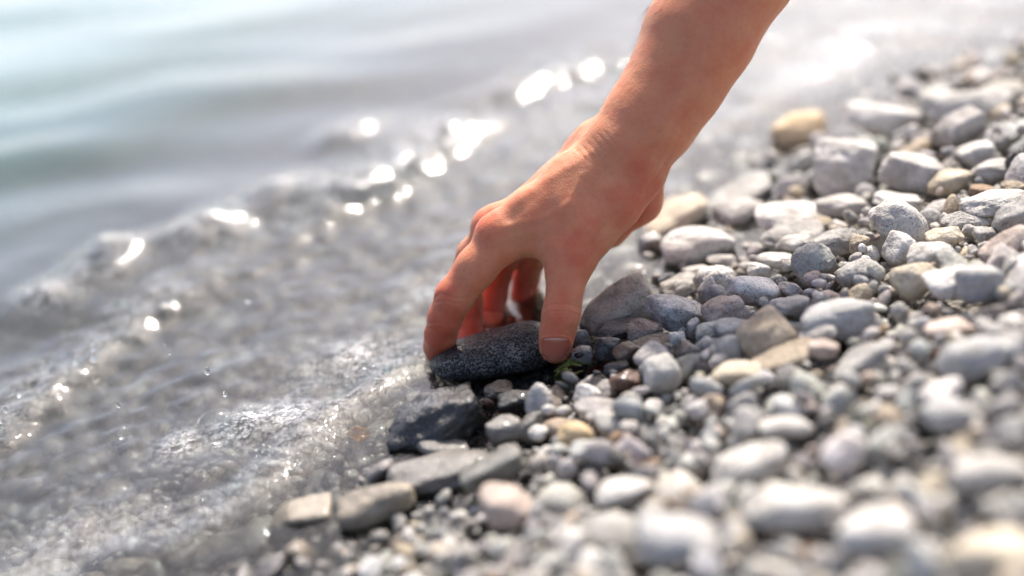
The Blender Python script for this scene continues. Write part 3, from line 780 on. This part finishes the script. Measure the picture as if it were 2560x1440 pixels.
hand = link('person', mesh_np('person', WV - pbase, HF[:, ::-1] if False else HF, True, {'red': ('FLOAT', red)}), SKIN, None, pbase,
            'bare forearm and hand reaching down to lift a dark speckled stone from the shore', 'person')
# thumb nail: a thin curved plate lying in its bed
def near_w(px, py, sel):
    d = (HPX[sel] - px) ** 2 + (HPY[sel] - py) ** 2
    j = np.argpartition(d, 6)[:6]; wgt = 1 / (d[j] + 1)
    return float((HV[sel][j, 2] * wgt).sum() / wgt.sum())
sel = np.flatnonzero((HV[:, 2] < -4) & (np.hypot(HPX - NCX, HPY - NCY) < 75) & (-HN[:, 2] > -.2))
NU, NVv = 21, 19
NP = np.zeros((NU, NVv, 3))
for i in range(NU):
    for j in range(NVv):
        a, b = i / (NU - 1) * 2 - 1, j / (NVv - 1) * 2 - 1
        r_ = max(abs(a), abs(b)); L = (abs(a) ** 4 + abs(b) ** 4) ** .25
        q = r_ / L if L > 0 else 1
        q = .55 * q + .45
        px, py = NCX + a * q * NAX * .97, NCY + b * q * NAY * (.97 if b < 0 else 1.12)
        NP[i, j] = C(px, py, near_w(px, py, sel) - .22 - .28 * (1 - a * a))
NPs = NP.copy()
for _ in range(3):
    NPs[1:-1, 1:-1, 2] = (NPs[:-2, 1:-1, 2] + NPs[2:, 1:-1, 2] + NPs[1:-1, :-2, 2] + NPs[1:-1, 2:, 2]) / 4
I = np.arange(NU * NVv).reshape(NU, NVv)
NF = np.stack([I[:-1, :-1], I[1:, :-1], I[1:, 1:], I[:-1, 1:]], -1).reshape(-1, 4)
def nail_material():
    m, t = new_mat('nail')
    l = t.attr('lun').outputs['Fac']
    base = t.mix(l, (.50, .15, .09), (.64, .36, .27))
    b = t.n('ShaderNodeBsdfPrincipled', {'Base Color': base, 'Roughness': .22, 'Subsurface Weight': .5, 'Subsurface Radius': (1, .4, .25), 'Subsurface Scale': .0015, 'Coat Weight': .25, 'Coat Roughness': .2})
    t.out(b.outputs[0]); return m
bb = np.tile(np.linspace(-1, 1, NVv), (NU, 1)); aa = np.tile(np.linspace(-1, 1, NU)[:, None], (1, NVv))
lun = np.clip((-bb - .66 - .3 * aa ** 2) * 3, 0, 1) + np.clip((bb - .86) * 6, 0, 1)
nail = link('fingernail', mesh_np('fingernail', cam_to_world(NPs.reshape(-1, 3)) - pbase, NF, True, {'lun': ('FLOAT', np.clip(lun, 0, 1))}), nail_material(), hand)
nail['label'] = 'short pink thumb nail'
so = nail.modifiers.new('thickness', 'SOLIDIFY'); so.thickness = .0004; so.offset = 0
# fine hairs along the upper edge of the forearm
hv, hf = [], []
cand = np.flatnonzero((HPY < 420) & (HPY > -40) & (HN[:, 0] < -.35) & (HV[:, 2] > -12) & (HV[:, 2] < 30) & (HPX > 1420))
for j in rng.choice(cand, 380):
    p = HV[j]; n = HN[j]
    d = np.array([-.5, -.75, 0]) + rng.normal(0, .25, 3); d -= (d @ n) * n * .75; d = d / np.linalg.norm(d) + n * .45
    L = rng.uniform(2.5, 6.5); tt = np.linspace(0, 1, 4)
    side = np.cross(d, [0, 0, 1]); side /= np.linalg.norm(side) + 1e-9
    b0 = len(hv)
    for t_ in tt:
        q = p - n * .1 + d * L * t_ + np.array([-.3, -.9, 0]) * L * .25 * t_ ** 2
        wd = .032 * (1 - .85 * t_); hv += [q - side * wd, q + side * wd]
    for k in range(3): hf.append((b0 + 2 * k, b0 + 2 * k + 1, b0 + 2 * k + 3, b0 + 2 * k + 2))
mh, th_ = new_mat('arm_hair'); th_.out(th_.n('ShaderNodeBsdfPrincipled', {'Base Color': (.24, .14, .08, 1), 'Roughness': .45}).outputs[0])
ho = link('arm_hair', mesh_np('arm_hair', cam_to_world(np.array(hv)) - pbase, hf, True), mh, hand); ho['kind'] = 'stuff'
print('hand', len(HF), 't', round(time.time() - T0, 1))

# ------------------------------------------------------------------ the held stone
Vd, Fd = icosphere(5)
shape = np.sign(Vd) * np.abs(Vd) ** np.array([.58, .72, .92]); shape *= (1 + .035 * vnoise(Vd * 1.5 + 3, 44) + .02 * vnoise(Vd * 3.6, 45) + .006 * vnoise(Vd * 11, 46))[:, None]
an = math.radians(11)
e1 = np.array([math.cos(an), math.sin(an), .05]); e1 /= np.linalg.norm(e1)
e2 = np.array([0, .22, 1.0]); e2 -= (e2 @ e1) * e1; e2 /= np.linalg.norm(e2); e3 = np.cross(e1, e2) * -1
hc = C(1234, 884, 20)
taper = 1 + .22 * shape[:, 0]
HSV = hc + (shape[:, :1] * 32.5) * e1 + (shape[:, 1:2] * 23 * (1 + .05 * shape[:, :1])) * e2 + (shape[:, 2:3] * 10.9 * taper[:, None]) * e3
HSW = cam_to_world(HSV); n = len(HSW)
sb = np.array([hc[0], hc[1] - 12, hc[2]]); sb = cam_to_world(sb[None])[0]
def held_material():
    m, t = new_mat('dark_granite')
    P = t.n('ShaderNodeTexCoord').outputs['Object']
    n_f = t.noise(P, 950, 3, .65); n_m = t.noise(P, 260, 4, .6); n_b = t.noise(P, 90, 4, .6)
    vo = t.n('ShaderNodeTexVoronoi', {'Vector': P, 'Scale': 800.0, 'Randomness': 1.0}); cell = t.n('ShaderNodeSeparateColor', {0: vo.outputs['Color']}).outputs[0]
    f = t.math('ADD', t.ramp(n_f, .38, .64), t.math('MULTIPLY', t.math('SUBTRACT', cell, .5), .7))
    base = t.mix(t.ramp(f, .15, 1.0), (.016, .0155, .014), (.26, .243, .21))
    base = t.mix(t.math('MULTIPLY', t.ramp(n_b, .38, .6), .75), base, t.vmath('MULTIPLY', base, (.35, .345, .34)))
    rough = t.math('MULTIPLY_ADD', n_m, .3, .34)
    bump = t.n('ShaderNodeBump', {'Height': t.math('ADD', n_f, t.math('MULTIPLY', n_m, 1.3)), 'Strength': .9, 'Distance': .0016}).outputs[0]
    b = t.n('ShaderNodeBsdfPrincipled', {'Base Color': base, 'Roughness': rough, 'Normal': bump, 'Specular IOR Level': .35, 'Coat Weight': .08, 'Coat Roughness': .12})
    t.out(b.outputs[0]); return m
link('held_stone', mesh_np('held_stone', HSW - sb, Fd[:, ::-1] if np.linalg.det(np.stack([e1, e2, e3])) > 0 else Fd, True), held_material(), None, sb,
     'dark speckled oblong wet stone gripped between thumb and fingers', 'stone')

# ------------------------------------------------------------------ the water: one sheet to the horizon, lively near the shore
def seg_noise(x, y, s, seed): return n2(x, y, s, seed)
def water_parts(x, y):
    s = shore_dist(x, y); near = np.clip(1 - (np.hypot(x, y - .9) - 2.5) / 4, 0, 1)
    wob = .05 * n2(x, y, 4, 21) + .02 * n2(x, y, 11, 22)
    off = np.clip((-s - .10) / .35, 0, 1)
    # swell coming in, crests nearly across the view
    z = off * near * np.clip((.1 - x) / .35, .2, 1) * (.0068 * np.sin((y * .97 - x * .22 + wob * 1.3) * 2 * np.pi / .27) * (.55 + .45 * n2(x, y, 3.5, 23))
                      + .0032 * np.sin((y + x * .12 + wob * 1.6) * 2 * np.pi / .125 + 1.0) * (.5 + .5 * n2(x, y, 6, 24)))
    z = z + off * near * .0022 * n2(x * .45, y * 1.6, 11, 53) * np.clip((y - .85) / .2, 0, 1)
    # small breaker running parallel to the shore
    q = s + .185 + .022 * n2(x, y, 9, 25) + .014 * n2(x, y, 27, 26) + .008 * n2(x, y, 60, 54)
    along = np.clip(.55 + .75 * n2(x, y, 10, 27) + .35 * n2(x, y, 28, 55), .05, 1.25)
    ridge = np.exp(-np.where(q > 0, (q / .019) ** 2, (q / .05) ** 2)) * along
    ridge = ridge * np.clip(1 - (y - .98) / .3, .3, 1)
    lump = n2(x, y, 85, 28) * .32 + n2(x, y, 150, 29) * .3
    z = z + near * ridge * (.0105 + .010 * lump)
    # swash over the pebbles
    sw = np.exp(-((s + .045) / .06) ** 2)
    z = z + near * sw * (.0024 * n2(x, y, 30, 30) + .0013 * n2(x, y, 80, 31))
    lip = np.exp(-((s + .012 + .02 * n2(x, y, 15, 36)) / .012) ** 2) * np.clip(.3 + n2(x, y, 12, 37), 0, 1)
    z = z + near * lip * .005 * np.clip(1 - (y - .8) / .15, .15, 1)
    # ripples everywhere
    rp = np.clip((-s + .02) / .05, 0, 1) * near
    calm = .22 + .78 * np.exp(-((s + .1) / .16) ** 2)
    z = z + rp * calm * (1 + 0 * x) * (.0018 * np.exp(-((s + .18) / .09) ** 2) * n2(x, y, 118, 39) + .0009 * n2(x * .9, y * 1.2, 26, 32) + .0008 * n2(x, y * 1.1, 58, 33) + .00040 * n2(x, y, 125, 34))
    far = np.clip((y - 1.22 + .12 * n2(x * .35, y, 5, 50)) / .25, 0, 1) * np.clip((3.5 - y) / 1.5, 0, 1) * (.55 + .35 * n2(x * .3, y * 1.3, 6, 51))  # bright reflection on the distant water, painted as a whitish band
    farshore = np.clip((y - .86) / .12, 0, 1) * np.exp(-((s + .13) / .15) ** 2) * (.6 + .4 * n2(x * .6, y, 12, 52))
    foam = far * .9 + farshore * .4 + np.clip(ridge * 1.1 + .25 * lump * ridge - .22, 0, 1) * .75 + np.clip(sw * (.45 + .9 * n2(x, y, 26, 35)) - .28, 0, 1) * .8 + lip * .5  # first term is the painted far reflection, the others are foam
    return z, s, np.clip(foam, 0, 1) * near
# the rounded wavelet and the froth mounds pushed up in front of the hand
MOUNDS = [(640, 1050, .004, .014), (720, 1042, .004, .017), (600, 1075, .003, .016), (450, 1110, .003, .012), (900, 885, .0025, .016), (250, 660, .013, .024), (300, 625, .012, .020), (520, 560, .011, .022), (470, 590, .010, .02), (880, 325, .014, .026), (700, 480, .011, .024), (120, 740, .008, .02)]
def water_z(x, y):
    z, s, fm = water_parts(x, y)
    for px, py, hgt, rad in MOUNDS:
        p = on_level(np.array(float(px)), np.array(float(py)), hgt * .4)
        r = np.hypot(x - p[0], (y - p[1]))
        g = np.exp(-(r / rad) ** 2)
        z = z + hgt * g * (.8 + .3 * n2(x, y, 60, 40)); fm = np.maximum(fm, g * .8)
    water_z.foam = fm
    return z
xs = graded(-.80, .55, .0029, 150, 36); ys = graded(.34, 1.55, .0029, 200, 36)
V, F = sheet(xs, ys, water_z)
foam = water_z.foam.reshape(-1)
depth = np.clip(V[:, 2] - (ground_z(V[:, 0], V[:, 1])), 0, 4)
keep = (depth.reshape(-1)[F] > -.0).any(1)
def water_material():
    m, t = new_mat('water')
    P = t.n('ShaderNodeNewGeometry').outputs['Position']
    dp = t.attr('depth').outputs['Fac']; foam_glare = t.attr('foam').outputs['Fac']  # foam attribute also carries the painted far glare
    n_a = t.noise(P, 130, 3, .55, .4); n_b = t.noise(P, 420, 2, .5)
    bump = t.n('ShaderNodeBump', {'Height': t.math('MULTIPLY_ADD', n_b, .25, n_a), 'Strength': t.math('MULTIPLY_ADD', foam_glare, .35, .35), 'Distance': .0014}).outputs[0]
    fres = t.n('ShaderNodeFresnel', {'IOR': 1.34, 'Normal': bump}).outputs[0]
    turb = t.math('MAXIMUM', t.math('MULTIPLY', t.ramp(dp, .045, .25), .92), t.ramp(dp, .004, .03, 0.0, .07))
    trans = t.n('ShaderNodeBsdfTransparent', {'Color': (.93, .97, .965, 1)}).outputs[0]
    refr = t.n('ShaderNodeBsdfRefraction', {'Color': (.93, .97, .965, 1), 'Roughness': .02, 'IOR': 1.30, 'Normal': bump}).outputs[0]
    thru = t.n('ShaderNodeMixShader', {0: .30, 1: trans, 2: refr}).outputs[0]
    milk = t.n('ShaderNodeBsdfDiffuse', {'Color': t.mix(t.ramp(dp, .03, .16), (.47, .475, .465), (.125, .205, .192))}).outputs[0]
    body = t.n('ShaderNodeMixShader', {0: turb, 1: thru, 2: milk}).outputs[0]
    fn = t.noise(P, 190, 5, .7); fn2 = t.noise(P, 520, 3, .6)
    ff = t.math('MULTIPLY', foam_glare, t.ramp(t.math('MULTIPLY_ADD', fn2, .5, t.math('MULTIPLY', fn, .7)), .50, .72))
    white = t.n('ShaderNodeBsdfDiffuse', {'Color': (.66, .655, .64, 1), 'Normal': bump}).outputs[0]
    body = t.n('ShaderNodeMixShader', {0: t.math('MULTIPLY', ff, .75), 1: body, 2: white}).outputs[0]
    gl = t.n('ShaderNodeBsdfGlossy', {'Color': (1, 1, 1, 1), 'Roughness': .085, 'Normal': bump}).outputs[0]
    o = t.n('ShaderNodeMixShader', {0: fres, 1: body, 2: gl}).outputs[0]
    t.out(o); return m
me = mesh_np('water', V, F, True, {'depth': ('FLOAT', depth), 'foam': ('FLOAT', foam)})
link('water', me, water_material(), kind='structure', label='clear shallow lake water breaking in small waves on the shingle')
print('water', len(F), 't', round(time.time() - T0, 1))

# ------------------------------------------------------------------ bubbles, droplets and froth
def film_material():
    m, t = new_mat('bubble_film')
    fres = t.n('ShaderNodeFresnel', {'IOR': 1.33}).outputs[0]
    f = t.math('MULTIPLY_ADD', fres, .4, .015, clamp=True)
    tr = t.n('ShaderNodeBsdfTransparent', {'Color': (.97, .98, .98, 1)}).outputs[0]
    gl = t.n('ShaderNodeBsdfGlossy', {'Color': (1, 1, 1, 1), 'Roughness': .09}).outputs[0]
    t.out(t.n('ShaderNodeMixShader', {0: f, 1: tr, 2: gl}).outputs[0]); return m
FILM = film_material()
mg, tg = new_mat('droplet_water'); tg.out(tg.n('ShaderNodeBsdfGlass', {'Color': (.97, .98, .98, 1), 'Roughness': .03, 'IOR': 1.33}).outputs[0])
Vs, Fs = ICO[3]
def wz(x, y): return float(water_z(np.array([x]), np.array([y]))[0])
for px, py, rpx, lb in ((540, 1052, 52, 'big clear dome-shaped bubble on the water left of the black rock'), (301, 1066, 19, 'small clear bubble afloat left of the big dome-shaped one'),
                        (622, 1020, 16, 'small bubble clinging to the right of the big dome-shaped one'), (455, 1106, 13, 'tiny bubble in front of the big dome-shaped one')):
    p = on_level(np.array(float(px)), np.array(float(py)), .003); z = wz(p[0], p[1])
    d = (p - EYE) @ FWD; r = rpx * d * SENS / FOC / 2560
    sh = Vs * (1 + .05 * vnoise(Vs * 1.7 + px, 3))[:, None] * np.array([1.08, 1, .95])
    base = np.array([p[0], p[1], z - r * .25])
    link('bubble', mesh_np('bubble', sh * r, Fs, True), FILM, None, base, lb, 'bubble', 'bubbles on the water')
for px, py, rpx, w, st, lb in ((518, 928, 8, 0, 1.3, 'clear ring-like water drop in the air above the big bubble'), (562, 985, 7, 0, 1.1, 'water drop just above the top of the big bubble'),
        (810, 1010, 7, .005, 1, 'water drop above the swash left of the black rock'), (296, 1013, 6, .01, 1.3, 'bright water drop left of the big bubble'), (14, 1025, 6, .02, 1.4, 'water drop in the air at the left edge'),
        (424, 883, 4, .01, 1, 'tiny water drop high above the big bubble'), (412, 860, 3, .01, 1, 'tiniest water drop, topmost above the big bubble'), (234, 893, 12, .07, 1, 'blurred water drop in the air left, lower of a pair'), (234, 868, 10, .08, 1, 'blurred water drop in the air left, upper of a pair'),
        (620, 747, 10, .09, 1, 'blurred water drop in the air left of the index finger')):
    p = at_depth(np.array(float(px)), np.array(float(py)), np.array(w)); r = rpx * (DIST + w) * SENS / FOC / 2560
    sh = Vs * (1 + .1 * vnoise(Vs * 1.3 + px, 5))[:, None] * np.array([.9, .9, st])
    link('water_droplet', mesh_np('water_droplet', sh * r, Fs, True), mg, None, p - np.array([0, 0, 0]), lb, 'water drop', 'water drops in the air')
# froth: small bubbles huddled on the swash and the breaker
fv, ff_, nb = [], [], 0
hemi_V, hemi_F = ICO[1]
xy = np.stack([rng.uniform(-.5, .2, 60000), rng.uniform(.42, 1.1, 60000)], 1)
_, s_, fo_ = water_parts(xy[:, 0], xy[:, 1])
zz_ = water_z(xy[:, 0], xy[:, 1]); fo_ = water_z.foam
clus = n2(xy[:, 0], xy[:, 1], 34, 61) * .6 + n2(xy[:, 0], xy[:, 1], 80, 62) * .4
vis = in_view(xy[:, 0], xy[:, 1], zz_, .03) & (zz_ > ground_z(xy[:, 0], xy[:, 1]) + .001) & (s_ < .01) & (fo_ > .12) & (clus > .12)
sel_ = np.flatnonzero(vis)[:2600]
V2_, F2_ = ICO[2]
for j in sel_:
    r = .0006 + .0022 * rng.random() ** 3.5
    U, FF = (V2_, F2_) if r > .0012 else (hemi_V, hemi_F)
    fv.append(U * r + np.array([xy[j, 0], xy[j, 1], zz_[j] + r * .25])); ff_.append(FF + nb); nb += len(U)
link('froth', mesh_np('froth', np.vstack(fv), np.vstack(ff_), True), FILM, None, None, 'froth of tiny bubbles along the water edge', 'froth', None, 'stuff')
print('froth', len(sel_))

# ------------------------------------------------------------------ weed and leaf
def strip(pts, wid, nrm, thick=.0003):
    pts = np.array(pts); n = len(pts); V_, F_ = [], []
    for i in range(n):
        tg_ = pts[min(i + 1, n - 1)] - pts[max(i - 1, 0)]; tg_ /= np.linalg.norm(tg_) + 1e-9
        sd = np.cross(tg_, nrm); sd /= np.linalg.norm(sd) + 1e-9; up = np.cross(sd, tg_)
        w_ = wid * (math.sin(math.pi * (.12 + .8 * i / (n - 1))))
        V_ += [pts[i] - sd * w_, pts[i] + up * thick * 2, pts[i] + sd * w_, pts[i] - up * thick]
    for i in range(n - 1):
        for k in range(4): F_.append((4 * i + k, 4 * i + (k + 1) % 4, 4 * i + 4 + (k + 1) % 4, 4 * i + 4 + k))
    return np.array(V_), F_
def leaf_mat(name, a, b, rough=.35):
    m, t = new_mat(name); P = t.n('ShaderNodeNewGeometry').outputs['Position']
    base = t.mix(t.ramp(t.noise(P, 260, 3), .35, .65), a, b)
    bs = t.n('ShaderNodeBsdfPrincipled', {'Base Color': base, 'Roughness': rough, 'Subsurface Weight': .3, 'Subsurface Scale': .001})
    tl = t.n('ShaderNodeBsdfTranslucent', {'Color': base}).outputs[0]
    t.out(t.n('ShaderNodeMixShader', {0: .3, 1: bs.outputs[0], 2: tl}).outputs[0]); return m
wr = at_depth(np.array(1420.), np.array(925.), np.array(-.004))
weed = bpy.data.objects.new('water_weed', None); COL.objects.link(weed); weed.location = wr
weed['label'] = 'limp yellow-green water weed draped over pebbles under the thumb tip'; weed['category'] = 'weed'
WM = leaf_mat('weed', (.20, .24, .03), (.42, .40, .10))
for pts, wd in (([(1395, 938, 2), (1400, 920, -4), (1420, 905, -8), (1450, 903, -8), (1478, 912, -6)], .0022 * .55), ([(1388, 930, 0), (1405, 915, -6), (1432, 908, -9), (1452, 916, -9)], .0026 * .55), ([(1390, 945, -2), (1396, 930, -6), (1412, 922, -10), (1430, 926, -10)], .0028 * .55),
                ([(1440, 900, -6), (1462, 898, -7), (1484, 906, -5), (1492, 914, -3)], .0007 * .55), ([(1385, 940, 0), (1392, 950, -4), (1405, 952, -7), (1425, 944, -9)], .003 * .55), ([(1400, 935, -6), (1415, 938, -10), (1440, 934, -10), (1458, 928, -8)], .002 * .55), ([(1410, 912, -7), (1425, 898, -8), (1440, 897, -8), (1450, 890, -6)], .0016 * .55)):
    P_ = [at_depth(np.array(float(a)), np.array(float(b)), np.array(c / 1000)) for a, b, c in pts]
    fine = []
    for i in range(len(P_) - 1):
        for k in range(4): fine.append(P_[i] * (1 - k / 4) + P_[i + 1] * k / 4)
    fine.append(P_[-1])
    V_, F_ = strip(fine, wd, np.array([.1, -.5, .85])); V_ = V_ + rng.normal(0, .0002, V_.shape)
    link('strand', mesh_np('strand', V_ - wr, F_, True), WM, weed)
hp = at_depth(np.array(1447.), np.array(888.), np.array(-.010))
Vh = ICO[2][0]; Vh = Vh * (1 + .35 * vnoise(Vh * 2.2, 77))[:, None] * np.array([.0022, .0016, .0014])
mb, tb = new_mat('husk'); tb.out(tb.n('ShaderNodeBsdfPrincipled', {'Base Color': (.03, .012, .008, 1), 'Roughness': .5}).outputs[0])
link('seed_husk', mesh_np('seed_husk', Vh, ICO[2][1], True), mb, None, hp, 'tiny dark husk on the white quartz pebble by the thumb', 'husk')
lp = at_depth(np.array(888.), np.array(1088.), np.array(-.018)); d = lp
us, vs = np.linspace(-1, 1, 15), np.linspace(-1, 1, 9)
LV = []
for u in us:
    for v in vs:
        w_ = .0042 * (1 - abs(u) ** 2.2) + .0004
        LV.append([u * .0062 + .001 * v * v, v * w_, .0024 * abs(v) + .0030 * (u * .7) ** 2 + .0016 * u + .0005 * math.sin(5 * u + 3 * v)])
LV = np.array(LV); Rr = np.array(Matrix.Rotation(math.radians(35), 3, 'Y') @ Matrix.Rotation(math.radians(25), 3, 'Z') @ Matrix.Rotation(math.radians(35), 3, 'X'))
LV = LV @ Rr.T * .85
I = np.arange(15 * 9).reshape(15, 9); LF = np.stack([I[:-1, :-1], I[1:, :-1], I[1:, 1:], I[:-1, 1:]], -1).reshape(-1, 4)
lf = link('leaf', mesh_np('leaf', LV, LF, True), leaf_mat('dead_leaf', (.45, .17, .015), (.62, .30, .03), .3), None, lp, 'curled orange-yellow dead leaf at the water edge left of the black rock', 'leaf')
so = lf.modifiers.new('thickness', 'SOLIDIFY'); so.thickness = .0003
print('tris', sum(len(o.data.polygons) * (2 if len(o.data.polygons) and o.data.polygons[0].loop_total == 4 else 1) for o in bpy.data.objects if o.type == 'MESH'))
print('done t', round(time.time() - T0, 1))
